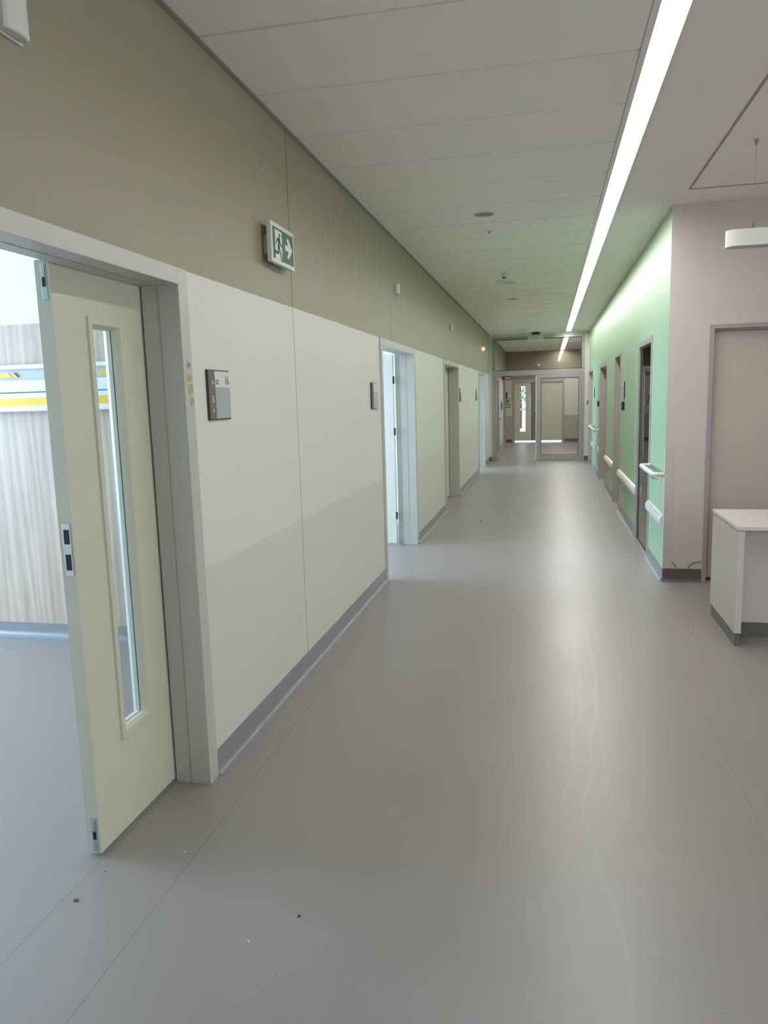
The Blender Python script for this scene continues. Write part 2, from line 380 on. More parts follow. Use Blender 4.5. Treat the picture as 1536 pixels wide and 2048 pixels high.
obj('window_frame', BX((-0.5, 0.8, YB-0.1, YB-0.04, 0.2, 0.26), (-0.5, 0.8, YB-0.1, YB-0.04, 1.84, 1.9), (-0.5, -0.44, YB-0.1, YB-0.04, 0.26, 1.84), (0.74, 0.8, YB-0.1, YB-0.04, 0.26, 1.84)), M['alu'], w, bevel=0.004)
obj('window_pane', BX((-0.44, 0.74, YB-0.075, YB-0.07, 0.26, 1.84)), M['glassd'], w)
w = sthing('window_5', (XN+0.07, 0.3, 0.65))
obj('window_frame', BX((XN+0.04, XN+0.1, -2.0, 2.6, 0.65, 0.72), (XN+0.04, XN+0.1, -2.0, 2.6, 2.38, 2.45), (XN+0.04, XN+0.1, -2.0, -1.93, 0.72, 2.38), (XN+0.04, XN+0.1, 2.53, 2.6, 0.72, 2.38), (XN+0.04, XN+0.1, 0.26, 0.34, 0.72, 2.38)), M['alu'], w, bevel=0.004)
obj('window_pane', BX((XN+0.07, XN+0.075, -1.93, 2.53, 0.72, 2.38)), M['glass'], w)
# unlit room behind the glazed door on the right
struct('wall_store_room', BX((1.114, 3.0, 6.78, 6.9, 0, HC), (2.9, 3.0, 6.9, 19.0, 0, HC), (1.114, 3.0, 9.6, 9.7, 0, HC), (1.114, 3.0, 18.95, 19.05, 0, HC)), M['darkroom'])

# ------------------------------------------------------------------ coved skirting
def cove_profile(h=0.108, rad=0.028, t=0.004):
    """offsets (out, z) from the wall plane"""
    p = [(0.0, 0.0), (0.0, h), (t, h), (t, rad)]
    for k in range(1, 9):
        a = k/8*math.pi/2
        p.append((t + rad*(1-math.cos(a)), rad*(1-math.sin(a)) + 0.0015))
    p.append((t+rad+0.02, 0.0))
    return p
def cove_y(name, x, side, segs, mat):
    bm = bmesh.new()
    for a, b in segs: extrude(bm, [(x+side*o, z) for o, z in cove_profile()], 1, a, b)
    return struct(name, bm, mat, smooth=True)
def cove_x(name, y, side, segs, mat, h=0.108, rad=0.035):
    bm = bmesh.new()
    for a, b in segs: extrude(bm, [(y+side*o, z) for o, z in cove_profile(h, rad)], 0, a, b)
    return struct(name, bm, mat, smooth=True)
cove_y('baseboard_left', XL, 1, [(YB, 1.05), (2.838, 6.389), (8.126, 10.449), (12.221, 15.799), (17.451, YP-0.04), (YP+0.04, 24.71)], M['base'])
cove_y('baseboard_right', XR, -1, [(6.617, 7.585), (8.665, 10.685), (11.655, 13.145), (14.805, 17.075), (18.785, 22.9)], M['base'])
cove_x('baseboard_nurse_station', 6.619, -1, [(XR, 1.273), (2.41, XN)], M['basedark'], h=0.107, rad=0.02)
cove_x('baseboard_ward', 4.502, -1, [(XW, XL-WT)], M['base'], h=0.105, rad=0.05)
cove_x('baseboard_end', YE, -1, [(XL, -1.19), (0.56, 3.2)], M['basedark'])

# ------------------------------------------------------------------ door frames
def left_frame(parent, a, b, mat, zt=2.124, fw=0.078, depth=0.2):
    """steel lining of a left wall opening, outer a..b"""
    xo = XL+0.012; xs = XL-0.146; xi = XL-depth-0.004; zi = zt-0.064
    near = obj('door_frame', BX((xs, xo, b-fw, b, 0, zt), (xs, xo, a, a+fw, 0, zt), (xs, xo, a+fw, b-fw, zi, zt),
        (xi, xs, b-fw+0.022, b, 0, zt), (xi, xs, a, a+fw-0.022, 0, zt), (xi, xs, a+fw-0.022, b-fw+0.022, zi+0.02, zt)), mat, parent, bevel=0.002)
    # thin rebate strips on the reveal
    obj('frame_seal', BX((XL-0.078, XL-0.074, b-fw-0.0015, b-fw, 0, zi), (XL-0.078, XL-0.074, a+fw, a+fw+0.0015, 0, zi), (XL-0.078, XL-0.074, a+fw, b-fw, zi-0.0015, zi)), M['alu'], parent)
    return near
# door 1: the ward door, its narrow fixed leaf closed
d1 = sthing('door_1', (XL-0.1, 1.95, 0))
left_frame(d1, 1.05, 2.837, M['frame'])
LY0, LY1, LX0, LX1 = 2.212, 2.777, -1.612, -1.560
GY0, GY1, GZ0, GZ1 = 2.405, 2.595, 0.378, 1.898        # cut-out for the vision panel
lf = obj('door_leaf', BX((LX0, LX1, LY0, GY0, 0.014, 2.072), (LX0, LX1, GY1, LY1, 0.014, 2.072), (LX0, LX1, GY0, GY1, 0.014, GZ0), (LX0, LX1, GY0, GY1, GZ1, 2.072)), M['leaf'], d1)
def bead(y0, y1, z0, z1, w, xa, xb, xc):
    """mitred glazing bead: sloped from xa (outer) to xb raised then to the glass"""
    bm = bmesh.new()
    loops = []
    for (o, x) in ((0, xa), (0.003, xb), (w*0.72, xb), (w, xb-(xb-xc)*0.5), (w, xc)):
        loops.append([bm.verts.new((x, yy, zz)) for yy, zz in ((y0+o, z0+o), (y1-o, z0+o), (y1-o, z1-o), (y0+o, z1-o))])
    for A, B2 in zip(loops, loops[1:]):
        for i in range(4): bm.faces.new((A[i], A[(i+1) % 4], B2[(i+1) % 4], B2[i]))
    return bm
obj('glazing_bead', bead(2.388, 2.614, 0.361, 1.914, 0.036, LX1-0.002, LX1+0.009, LX0+0.028), M['leaf'], lf)
obj('glazing_bead', bead(2.388, 2.614, 0.361, 1.914, 0.036, LX0+0.002, LX0-0.009, LX1-0.028), M['leafw'], lf)
obj('vision_panel', BX((LX0+0.023, LX0+0.028, 2.42, 2.582, 0.392, 1.884)), M['glasst'], lf)
lp = lab(obj('lock_plate', BX((LX0+0.013, LX1-0.007, LY0-0.003, LY0+0.002, 1.035, 1.215)), M['steel'], lf, bevel=0.001), 'steel lock face plate with two black slots')
obj('latch_slot', BX((LX0+0.019, LX1-0.012, LY0-0.0036, LY0, 1.145, 1.195), (LX0+0.019, LX1-0.012, LY0-0.0036, LY0, 1.055, 1.11)), M['black'], lp)
for z0, z1 in ((0.02, 0.15), (1.945, 2.065)):
    fbm = BX((LX1-0.03, LX1-0.010, LY0-0.003, LY0+0.002, z0, z1)); fb = obj('flush_bolt', fbm, M['zinc'], lf, bevel=0.001)
    zm = (z0+z1)/2
    obj('bolt_lever', BX((LX1-0.026, LX1-0.014, LY0-0.0045, LY0-0.001, zm-0.018, zm+0.012)), M['black'], fb)
    obj('bolt_cover', BX((LX1-0.027, LX1-0.013, LY0-0.007, LY0-0.001, zm+0.014, z1-0.008)), M['zinc'], fb, bevel=0.001)
# door 2: open, leaf swung into the room
d2 = sthing('door_2', (XL-0.1, 7.26, 0))
left_frame(d2, 6.39, 8.125, M['frame'])
lf2 = obj('door_leaf', BX((-2.62, -1.622, 8.02, 8.066, 0.02, 2.07)), M['leafw'], d2, bevel=0.001)
for z in (0.33, 1.25, 1.80):
    obj('door_hinge', BX((-1.625, -1.606, 8.005, 8.03, z-0.04, z+0.04)), M['black'], lf2, bevel=0.004)
# door 3: closed
d3 = sthing('door_3', (XL-0.1, 11.3, 0))
left_frame(d3, 10.45, 12.22, M['frame'])
lf3 = obj('door_leaf', BX((-1.60, -1.556, 11.45, 12.15, 0.012, 2.068)), M['leaf'], d3, bevel=0.002)
lf3b = obj('door_leaf', BX((-1.60, -1.556, 10.52, 11.446, 0.012, 2.068)), M['leaf'], d3, bevel=0.002)
obj('door_handle', BX((-1.556, -1.50, 11.32, 11.345, 1.03, 1.055), (-1.51, -1.49, 11.2, 11.345, 1.03, 1.055)), M['steel'], lf3b, bevel=0.006)
# door 4: open
d4 = sthing('door_4', (XL-0.1, 16.6, 0))
left_frame(d4, 15.8, 17.45, M['frame'])
lf4 = obj('door_leaf', BX((-2.55, -1.622, 17.32, 17.366, 0.02, 2.07)), M['leafw'], d4, bevel=0.001)
# door 5: beyond the partition
d5 = sthing('door_5', (XL-0.1, 25.5, 0))
left_frame(d5, 24.72, 26.22, M['framer'])
lf5 = obj('door_leaf', BX((-1.60, -1.556, 24.78, 26.16, 0.012, 2.068)), M['leaftan'], d5)
# right wall doors
def right_frame(parent, a, b, mat, zt=2.13, fw=0.05, depth=0.15, head=0.075):
    xo = XR-0.01; xi = XR+depth
    obj('door_frame', BX((xo, xi, a, a+fw, 0, zt), (xo, xi, b-fw, b, 0, zt), (xo, xi, a+fw, b-fw, zt-head, zt)), mat, parent, bevel=0.002)
d6 = sthing('door_6', (XR+0.05, 8.12, 0))
right_frame(d6, 7.59, 8.66, M['framer'], zt=2.125, depth=0.05, head=0.06)
lf6 = obj('door_leaf', BX((XR+0.008, XR+0.05, 7.642, 7.70, 0.012, 2.064), (XR+0.008, XR+0.05, 8.50, 8.608, 0.012, 2.064), (XR+0.008, XR+0.05, 7.70, 8.50, 2.045, 2.064), (XR+0.008, XR+0.05, 7.70, 8.50, 0.012, 0.03)), M['black'], d6)
obj('glass_pane', BX((XR+0.010, XR+0.018, 7.66, 8.53, 0.02, 2.055)), M['glassd'], lf6)
d7 = sthing('door_7', (XR+0.05, 11.2, 0)); right_frame(d7, 10.69, 11.65, M['framer'], zt=2.135, head=0.04)
lf7 = obj('door_leaf', BX((XR+0.10, XR+0.14, 10.73, 11.61, 0.01, 2.1)), M['leaftan'], d7)
obj('door_handle', BX((XR+0.05, XR+0.10, 10.85, 10.87, 1.04, 1.06), (XR+0.045, XR+0.06, 10.85, 10.97, 1.04, 1.06)), M['steel'], lf7, bevel=0.006)
d8 = sthing('door_8', (XR+0.05, 14.0, 0)); right_frame(d8, 13.15, 14.8, M['framer'], zt=2.14, head=0.085)
obj('door_leaf', BX((XR+0.10, XR+0.14, 13.19, 14.76, 0.01, 2.06)), M['leaftan'], d8)
d9 = sthing('door_9', (XR+0.05, 17.9, 0)); right_frame(d9, 17.08, 18.78, M['frame'], zt=2.13, head=0.045)
obj('door_leaf', BX((XR+0.10, XR+0.14, 17.12, 18.74, 0.01, 2.09)), M['leaftan'], d9)
# nurse station door
d10 = sthing('door_10', (1.84, 6.65, 0))
obj('door_frame', BX((1.275, 1.309, 6.604, 6.77, 0, 2.119), (2.376, 2.41, 6.604, 6.77, 0, 2.119), (1.309, 2.376, 6.604, 6.77, 2.085, 2.119),
     (1.309, 1.322, 6.66, 6.77, 0, 2.085), (2.363, 2.376, 6.66, 6.77, 0, 2.085), (1.322, 2.363, 6.66, 6.77, 2.07, 2.085)), M['framer'], d10, bevel=0.002)
obj('door_leaf', BX((1.324, 2.361, 6.685, 6.73, 0.022, 2.068)), M['leaftan'], d10, bevel=0.002)
# end wall double door
d11 = sthing('door_11', (-0.32, YE, 0))
obj('door_frame', BX((-1.19, -1.10, YE-0.012, YE+0.16, 0, 2.12), (0.475, 0.56, YE-0.012, YE+0.16, 0, 2.12), (-1.10, 0.475, YE-0.012, YE+0.16, 2.02, 2.12)), M['framer'], d11, bevel=0.003)
e1 = obj('door_leaf', BX((-1.10, -0.92, YE+0.02, YE+0.065, 0.06, 2.02), (-0.735, -0.575, YE+0.02, YE+0.065, 0.06, 2.02), (-0.92, -0.735, YE+0.02, YE+0.065, 0.06, 0.37), (-0.92, -0.735, YE+0.02, YE+0.065, 1.90, 2.02)), M['leaf'], d11)
obj('vision_panel', BX((-0.92, -0.735, YE+0.04, YE+0.045, 0.37, 1.90)), M['glass'], e1)
e3 = obj('door_leaf', BX((-0.322, 0.475, YE+0.03, YE+0.075, 0.06, 2.02)), M['leaf'], d11)
e2 = lab(obj('dark_strip', BX((-0.57, -0.325, YE+0.04, YE+0.085, 0.06, 2.02)), M['leafdark'], d11), 'darker taupe strip with the lever handle')  # strip of the door front coloured darker than the leaves beside it
hb = bmesh.new(); tube(hb, [(-0.50, YE+0.04, 1.05), (-0.50, YE-0.01, 1.05)] + arc((-0.50, YE-0.01, 1.05), (-0.50, YE-0.03, 1.05), (-0.48, YE-0.03, 1.05)) + [(-0.36, YE-0.03, 1.05)], 0.011)
obj('door_handle', hb, M['steel'], e2, smooth=True)
kb = bmesh.new(); box(kb, -0.52, -0.48, YE+0.03, YE+0.04, 0.92, 0.97); obj('key_escutcheon', kb, M['steel'], e2, bevel=0.004)

# ------------------------------------------------------------------ ceiling light lines
def light_line(label, y0, y1):
    t = thing('light_strip', label, 'ceiling light', (0.473, (y0+y1)/2, HC))
    obj('diffuser', BX((0.4185, 0.5275, y0, y1, HC+0.016, HC+0.021)), M['strip'], t)
    obj('housing', BX((0.4175, 0.5285, y0, y1, HC+0.023, HC+0.044)), M['plastic'], t)
    return t
light_line('long continuous led light line recessed in the corridor ceiling near side of the glass partition', 2.0, 18.60)
light_line('short led light line in the lobby ceiling beyond the glass partition', 19.02, 26.10)
struct('trim_4', BX((0.387, 0.417, 19.0, YE, HC-0.002, HC+0.045), (0.529, 0.559, 19.0, YE, HC-0.002, HC+0.045), (0.387, 0.559, 18.60, 19.02, HC-0.002, HC+0.045)), M['trim'])
struct('trim_5', BX((0.417, 0.529, YB, 2.0, HC-0.001, HC+0.045)), M['trim'])

# ------------------------------------------------------------------ glass partition
pt = thing('glass_partition', 'grey aluminium framed glass screen with a transom across the far end of the corridor', 'glass partition', (-0.24, YP, 0))
ya, yb = YP-0.03, YP+0.03
X0, X1 = -1.342, 0.862
obj('outer_frame', BX((X0, X0+0.055, ya, yb, 0, 3.0), (X1-0.07, X1, ya, yb, 0, 3.0), (X0+0.055, X1-0.07, ya, yb, 2.945, 3.0), (X0+0.055, X1-0.07, ya, yb, 2.075, 2.20)), M['alu'], pt, bevel=0.004)
obj('glazing_seal', BX((X0+0.055, X0+0.067, ya+0.012, yb-0.012, 2.2, 2.945), (X1-0.082, X1-0.07, ya+0.012, yb-0.012, 2.2, 2.945), (X0+0.067, X1-0.082, ya+0.012, yb-0.012, 2.2, 2.212), (X0+0.067, X1-0.082, ya+0.012, yb-0.012, 2.93, 2.945)), M['black'], pt)
obj('transom_pane', BX((X0+0.06, X1-0.075, YP-0.004, YP+0.004, 2.205, 2.94)), M['glass'], pt)
fl = obj('fixed_leaf', BX((-0.268, -0.160, ya-0.004, yb, 0.01, 2.07), (0.732, X1-0.072, ya-0.004, yb, 0.01, 2.07), (-0.160, 0.732, ya-0.004, yb, 0.01, 0.14), (-0.160, 0.732, ya-0.004, yb, 2.0, 2.07)), M['alu'], pt, bevel=0.003)
obj('glazing_seal', BX((-0.160, -0.150, ya+0.008, yb-0.008, 0.14, 2.0), (0.722, 0.732, ya+0.008, yb-0.008, 0.14, 2.0), (-0.150, 0.722, ya+0.008, yb-0.008, 0.14, 0.150), (-0.150, 0.722, ya+0.008, yb-0.008, 1.990, 2.0)), M['black'], fl)
obj('pane', BX((-0.155, 0.727, YP-0.004, YP+0.004, 0.145, 1.995)), M['glass'], fl)
obj('edge_strip', BX((-0.286, -0.268, ya-0.004, yb-0.01, 0.01, 2.07)), M['trim'], fl)
ol = obj('open_leaf', BX((-1.285, -1.225, 18.89, 18.98, 0.012, 2.07), (-1.285, -1.225, 19.80, 19.89, 0.012, 2.07), (-1.285, -1.225, 18.98, 19.80, 0.012, 0.14), (-1.285, -1.225, 18.98, 19.80, 1.99, 2.07)), M['alu'], pt, bevel=0.003)
obj('pane', BX((-1.259, -1.251, 18.975, 19.805, 0.135, 1.995)), M['glass'], ol)
hb = bmesh.new(); tube(hb, [(-1.225, 19.82, 1.02), (-1.19, 19.82, 1.02), (-1.18, 19.80, 1.02), (-1.18, 19.70, 1.02)], 0.011)
obj('door_handle', hb, M['black'], ol, smooth=True)
hb = bmesh.new(); tube(hb, [(-1.285, 19.82, 1.02), (-1.32, 19.82, 1.02), (-1.325, 19.80, 1.02), (-1.325, 19.70, 1.02)], 0.011)
obj('door_handle', hb, M['black'], ol, smooth=True)
struct('wall_partition_stub', BX((XL, X0, YP-0.06, YP+0.06, 0, HC), (X1, XR, YP-0.06, YP+0.06, 0, HC), (X0, X1, YP-0.06, YP+0.06, 3.0, HC+0.01)), M['cream'])
struct('baseboard_partition', BX((XL, X0, YP-0.066, YP-0.06, 0, 0.11), (X1, XR, YP-0.066, YP-0.06, 0, 0.11)), M['basedark'])

# emergency light under the ceiling in front of the screen
es = thing('emergency_light', 'pale blank rectangular light box on a black ceiling mount in front of the glass transom', 'emergency light', (-0.285, 18.5, 2.83))
obj('mount', BX((-0.375, -0.19, 18.46, 18.52, 3.005, HC)), M['black'], es, bevel=0.003)
obj('light_box', BX((-0.46, -0.11, 18.47, 18.51, 2.845, 3.01)), M['plastic'], es, bevel=0.006)
obj('face_panel', BX((-0.445, -0.125, 18.466, 18.47, 2.86, 2.995)), M['plateglass'], es)

# ------------------------------------------------------------------ wall call lamps / sensors
def wall_lamp(name, y, z, label, cat, group=None, sy=0.07, sz=0.09, p=0.045, mat='plastic', x=XL):
    t = thing(name, label, cat, (x, y, z), group)
    obj('base_plate', BX((x, x+0.008, y-sy/2-0.004, y+sy/2+0.004, z-sz/2-0.004, z+sz/2+0.004)), M['plastic'], t, bevel=0.003)
    bm = bmesh.new(); n = 12
    prof = [(x+0.008, y-sy/2)] + [(x+0.03+ (p-0.03)*math.sin(math.pi*k/n)**0.6, y-sy/2+sy*k/n) for k in range(n+1)] + [(x+0.008, y+sy/2)]
    extrude(bm, prof, 2, z-sz/2, z+sz/2)
    obj('lens_cover', bm, M[mat], t, bevel=0.006)
    return t
wall_lamp('call_lamp', 1.905, 2.635, 'white domed call lamp above the ward door at the top left corner', 'call lamp', 'call lamps along the left wall', sy=0.10, sz=0.115)
wall_lamp('call_lamp', 7.16, 2.617, 'white domed call lamp on the taupe wall above the open second doorway', 'call lamp', 'call lamps along the left wall')
wall_lamp('call_lamp', 11.25, 2.615, 'white domed call lamp above the closed third door on the left wall', 'call lamp', 'call lamps along the left wall')
wall_lamp('call_lamp', 19.7, 2.62, 'white domed call lamp on the left lobby wall seen through the transom glass', 'call lamp', 'call lamps along the left wall')
t = thing('call_lamp', 'small glowing red call lamp above the last doorway by the glass partition', 'call lamp', (XL, 16.7, 2.61), 'call lamps along the left wall')
obj('base_plate', BX((XL, XL+0.012, 16.66, 16.74, 2.57, 2.66)), M['plastic'], t, bevel=0.003)
bm = bmesh.new(); bmesh.ops.create_uvsphere(bm, u_segments=20, v_segments=12, radius=0.042, matrix=Matrix.Translation((XL+0.035, 16.7, 2.615)))
obj('lens_cover', bm, M['redlamp'], t, smooth=True)

# ------------------------------------------------------------------ text helper
def text_mesh(name, body, size, origin, mat, parent, plane='L', extr=0.0006, sx=1.0):
    cu = bpy.data.curves.new(name, 'FONT'); cu.body = body; cu.size = size; cu.extrude = extr
    tmp = bpy.data.objects.new(name, cu); C.objects.link(tmp)
    bpy.context.view_layer.update()
    dg = bpy.context.evaluated_depsgraph_get()
    me = bpy.data.meshes.new_from_object(tmp.evaluated_get(dg)); bpy.data.objects.remove(tmp)
    if plane == 'L': Rm = Matrix(((0, 0, 1), (1, 0, 0), (0, 1, 0)))        # reads along +Y, faces +X
    else: Rm = Matrix(((1, 0, 0), (0, 0, -1), (0, 1, 0)))                  # reads along +X, faces -Y
    me.transform((Rm @ Matrix.Diagonal((sx, 1, 1))).to_4x4())
    me.materials.clear(); me.materials.append(mat)
    o = bpy.data.objects.new(name, me); C.objects.link(o); o.parent = parent; o.location = Vector(origin)-Vector(parent['w'])
    return o

# ------------------------------------------------------------------ room sign 16
rs = thing('room_sign', 'mauve and white room number plate reading A 0.2 16 beside the nearest doorway', 'room sign', (XL, 3.086, 1.531), 'room number plates')
y0, y1, z0, z1 = 2.974, 3.198, 1.531, 1.745
obj('backing_plate', BX((XL, XL+0.008, y0, y1, z0, z1)), M['brown'], rs, bevel=0.001)
ys = y0+0.068
ms = lab(obj('side_strip', BX((XL+0.008, XL+0.011, y0+0.004, ys, z0+0.005, z1-0.004)), M['mauve'], rs), 'mauve left strip')
hd = lab(obj('number_panel', BX((XL+0.008, XL+0.011, ys, y1-0.004, z1-0.074, z1-0.006)), M['platewhite'], rs), 'white number panel')
gp = lab(obj('clear_insert', BX((XL+0.008, XL+0.010, ys+0.002, y1-0.003, z0+0.006, z1-0.074)), M['plateglass'], rs), 'clear acrylic insert holder')
for o in (ms, hd, gp): o['w'] = [o['w'][0], o['w'][1], o['w'][2]]
text_mesh('letter', 'A', 0.032, (XL+0.0113, y0+0.034, z1-0.064), M['inkwhite'], ms)
text_mesh('floor_number', '0.2', 0.031, (XL+0.0113, ys+0.008, z1-0.062), M['ink'], hd, sx=0.72)
text_mesh('room_number', '16', 0.054, (XL+0.0113, y1-0.058, z1-0.062), M['ink'], hd, sx=0.80)
bm = bmesh.new()
for k in range(5): box(bm, XL+0.011, XL+0.0115, y0+0.032, y0+0.052, z0+0.075+k*0.006, z0+0.0775+k*0.006)
obj('small_print', bm, M['inkwhite'], ms)
bm = bmesh.new()
for k in range(3): box(bm, XL+0.011, XL+0.0115, y0+0.032, y0+0.048, z0+0.033+k*0.006, z0+0.0355+k*0.006)
obj('small_print', bm, M['inkwhite'], ms)
def plain_plate(yc, label, x=XL, side=1, zc=1.63):
    t = thing('room_sign', label, 'room sign', (x, yc, zc-0.107), 'room number plates')
    w = 0.112
    def bx(a0, a1, *r):
        a, b = x+side*a0, x+side*a1; return (min(a, b), max(a, b)) + r
    obj('backing_plate', BX(bx(0, 0.010, yc-w, yc+w, zc-0.107, zc+0.107)), M['brown'], t, bevel=0.001)
    near = yc-w
    obj('side_strip', BX(bx(0.010, 0.013, yc-w+0.004, yc-w+0.066, zc-0.103, zc+0.103)), M['mauve'], t)
    obj('number_panel', BX(bx(0.010, 0.013, yc-w+0.066, yc+w-0.003, zc+0.035, zc+0.103)), M['platewhite'], t)
    obj('clear_insert', BX(bx(0.010, 0.012, yc-w+0.066, yc+w-0.003, zc-0.103, zc+0.035)), M['plateglass'], t)
plain_plate(6.115, 'mauve and white room number plate just before the open second doorway')
plain_plate(12.46, 'mauve and white room number plate just past the closed third door')
plain_plate(15.33, 'mauve and white room number plate just before the last open doorway on the left')
plain_plate(10.25, 'room number plate above the black card reader on the green wall', x=XR, side=-1)
plain_plate(16.55, 'room number plate on the green wall above the far handrail', x=XR, side=-1, zc=1.61)

# ------------------------------------------------------------------ exit sign
FX = XL+0.056
SY0, SY1, SZ0, SZ1 = 3.700, 4.050, 2.300, 2.497
ex = thing('exit_sign', 'green and white emergency exit sign with running figure and right arrow', 'exit sign', (XL, 3.875, 2.30))
obj('wall_mount', BX((XL, FX-0.022, 3.735, 3.93, 2.345, 2.435)), M['plastic'], ex, bevel=0.003)
obj('housing', BX((FX-0.024, FX, SY0, SY1, SZ0, SZ1)), M['plastic'], ex, bevel=0.002)
fw = 0.022
fc = lab(obj('sign_face', BX((FX, FX+0.001, SY0+fw, SY1-fw*0.8, SZ0+fw*0.9, SZ1-fw)), M['signgreen'], ex), 'green sign face')
ua, ub, va, vb = SY0+fw, SY1-fw*0.8, SZ0+fw*0.9, SZ1-fw; UW, VH = ub-ua, vb-va
def flat(pts, x, th=0.0006):
    bm = bmesh.new(); extrude(bm, [(ua+u*UW, va+v*VH) for u, v in pts], 0, x, x+th); return bm
def stroke(bm, pts, w, x, th=0.0006):
    P = [Vector((ua+u*UW, va+v*VH)) for u, v in pts]
    for a, b in zip(P, P[1:]):
        dd = (b-a).normalized(); nn = Vector((-dd.y, dd.x))*w/2
        q = [a+nn-dd*w*0.3, b+nn+dd*w*0.3, b-nn+dd*w*0.3, a-nn-dd*w*0.3]
        extrude(bm, [tuple(v) for v in q], 0, x, x+th)
lab(obj('doorway_symbol', flat([(0.10, 0.0), (0.10, 0.93), (0.42, 0.93), (0.42, 0.0)], FX+0.001), M['inkwhite'], fc), 'white doorway symbol')
bm = bmesh.new(); x = FX+0.0016
extrude(bm, [(ua+(0.315+0.038*math.cos(a))*UW, va+(0.79+0.075*math.sin(a))*VH) for a in [k*math.pi/8 for k in range(16)]], 0, x, x+0.0006)
stroke(bm, [(0.29, 0.66), (0.25, 0.40)], 0.024, x)                                  # trunk
stroke(bm, [(0.30, 0.66), (0.20, 0.65), (0.15, 0.50)], 0.011, x)                    # rear arm
stroke(bm, [(0.30, 0.64), (0.36, 0.50), (0.45, 0.46)], 0.011, x)                    # front arm
stroke(bm, [(0.27, 0.42), (0.33, 0.25), (0.38, 0.03), (0.43, 0.03)], 0.014, x)      # front leg
stroke(bm, [(0.24, 0.40), (0.23, 0.22), (0.08, 0.22)], 0.015, x)                    # rear leg
lab(obj('running_figure', bm, M['signgreen'], fc), 'green running figure')
bm = flat([(0.58, 0.42), (0.58, 0.60), (0.74, 0.60), (0.66, 0.83), (0.76, 0.83), (0.93, 0.51), (0.76, 0.19), (0.66, 0.19), (0.74, 0.42)], FX+0.001)
lab(obj('arrow', bm, M['inkwhite'], fc), 'white arrow pointing right')

# ------------------------------------------------------------------ tape patches on the near door frame
specs = [(2.800, 1.755, 0.033, 0.030, 'top one with a small dark hole'), (2.803, 1.706, 0.036, 0.036, 'second from the top'), (2.808, 1.658, 0.036, 0.040, 'third from the top'), (2.814, 1.610, 0.032, 0.038, 'lowest of the column')]
for i, (yc, zc, w, h, txt) in enumerate(specs):
    bm = bmesh.new(); rnd = random.Random(i+3)
    pts = []
    for k in range(14):
        a = 2*math.pi*k/14; s = 0.65+0.45*rnd.random()
        pts.append((min(2.8365, max(2.761, yc + w*s*0.62*math.copysign(abs(math.cos(a))**0.7, math.cos(a)))), zc + h*s*0.55*math.copysign(abs(math.sin(a))**0.7, math.sin(a))))
    extrude(bm, pts, 0, XL+0.0121, XL+0.0128)
    o = obj('tape_patch', bm, M['sticky'])
    tag(o, 'ragged yellow tape patch on the nearest door frame, ' + txt, 'tape', 'yellow tape patches')
    if i == 0: obj('dark_hole', BX((XL+0.0128, XL+0.0131, yc+0.0, yc+0.012, zc-0.006, zc+0.006)), M['brown'], o)

# ------------------------------------------------------------------ ward: wood cladding and bed head unit
wp = obj('wall_cladding', BX((XW+0.01, XL-WT-0.0, 4.502, 4.518, 0.105, 2.157)), M['wood'])
tag(wp, 'pale wood grain cladding on the ward wall seen through the nearest doorway', 'wall cladding')
bh = thing('bed_head_unit', 'long white medical bed head rail with yellow stripes on the wood cladding in the ward', 'bed head unit', (-3.6, 4.40, 1.58))
ux0, ux1 = -5.9, -2.05
obj('upper_housing', BX((ux0, ux1, 4.42, 4.50, 1.862, 1.892)), M['unit'], bh, bevel=0.006)
lab(obj('recessed_channel', BX((ux0+0.01, ux1-0.01, 4.455, 4.50, 1.79, 1.862)), M['unitgrey'], bh), 'grey recessed channel')
obj('centre_housing', BX((ux0, ux1, 4.395, 4.50, 1.712, 1.79)), M['unit'], bh, bevel=0.008)
obj('lower_housing', BX((ux0, ux1, 4.405, 4.50, 1.585, 1.708)), M['unit'], bh, bevel=0.008)
lab(obj('stripe', BX((ux0+0.004, ux1-0.004, 4.401, 4.405, 1.625, 1.676)), M['yellow'], bh), 'yellow stripe along the lower housing')
for a, b in ((ux0+0.02, -3.44), (-2.85, ux1-0.02)):
    bm = bmesh.new(); extrude(bm, [(a, 1.842), (b-0.03, 1.842), (b, 1.812), (a, 1.812)] if a < -4 else [(a, 1.842), (b, 1.842), (b, 1.812), (a+0.03, 1.812)], 1, 4.449, 4.455)
    lab(obj('stripe', bm, M['yellow'], bh), 'yellow stripe in the upper channel')
bm = bmesh.new(); extrude(bm, [(-3.53, 1.842), (-3.515, 1.842), (-3.485, 1.812), (-3.50, 1.812)], 1, 4.444, 4.449); obj('slanted_mark', bm, M['unit'], bh)
bm = bmesh.new(); extrude(bm, [(-3.47, 1.842), (-3.465, 1.842), (-3.435, 1.812), (-3.44, 1.812)], 1, 4.444, 4.449); obj('slanted_mark', bm, M['black'], bh)

# ------------------------------------------------------------------ ceiling fittings
def disc(name, x, y, rad, label, cat, group=None, inner='speaker', ringmat='trim'):
    t = thing(name, label, cat, (x, y, HC), group)
    bm = bmesh.new(); lathe(bm, [(rad*0.84, HC), (rad*0.84, HC-0.006), (rad*0.9, HC-0.009), (rad*0.98, HC-0.005), (rad, HC)], x, y, 48); obj('rim', bm, M[ringmat], t, smooth=True)
    bm = bmesh.new(); lathe(bm, [(0, HC-0.004), (rad*0.5, HC-0.0035), (rad*0.84, HC-0.001)], x, y, 48); obj('grille', bm, M[inner], t, smooth=True)
    return t
disc('ceiling_speaker', -0.51, 6.42, 0.098, 'round beige ceiling speaker, the nearest one in the corridor ceiling', 'ceiling speaker', 'round ceiling speakers')
disc('ceiling_speaker', -0.52, 12.01, 0.098, 'round beige ceiling speaker, the farther one past the smoke detector', 'ceiling speaker', 'round ceiling speakers')
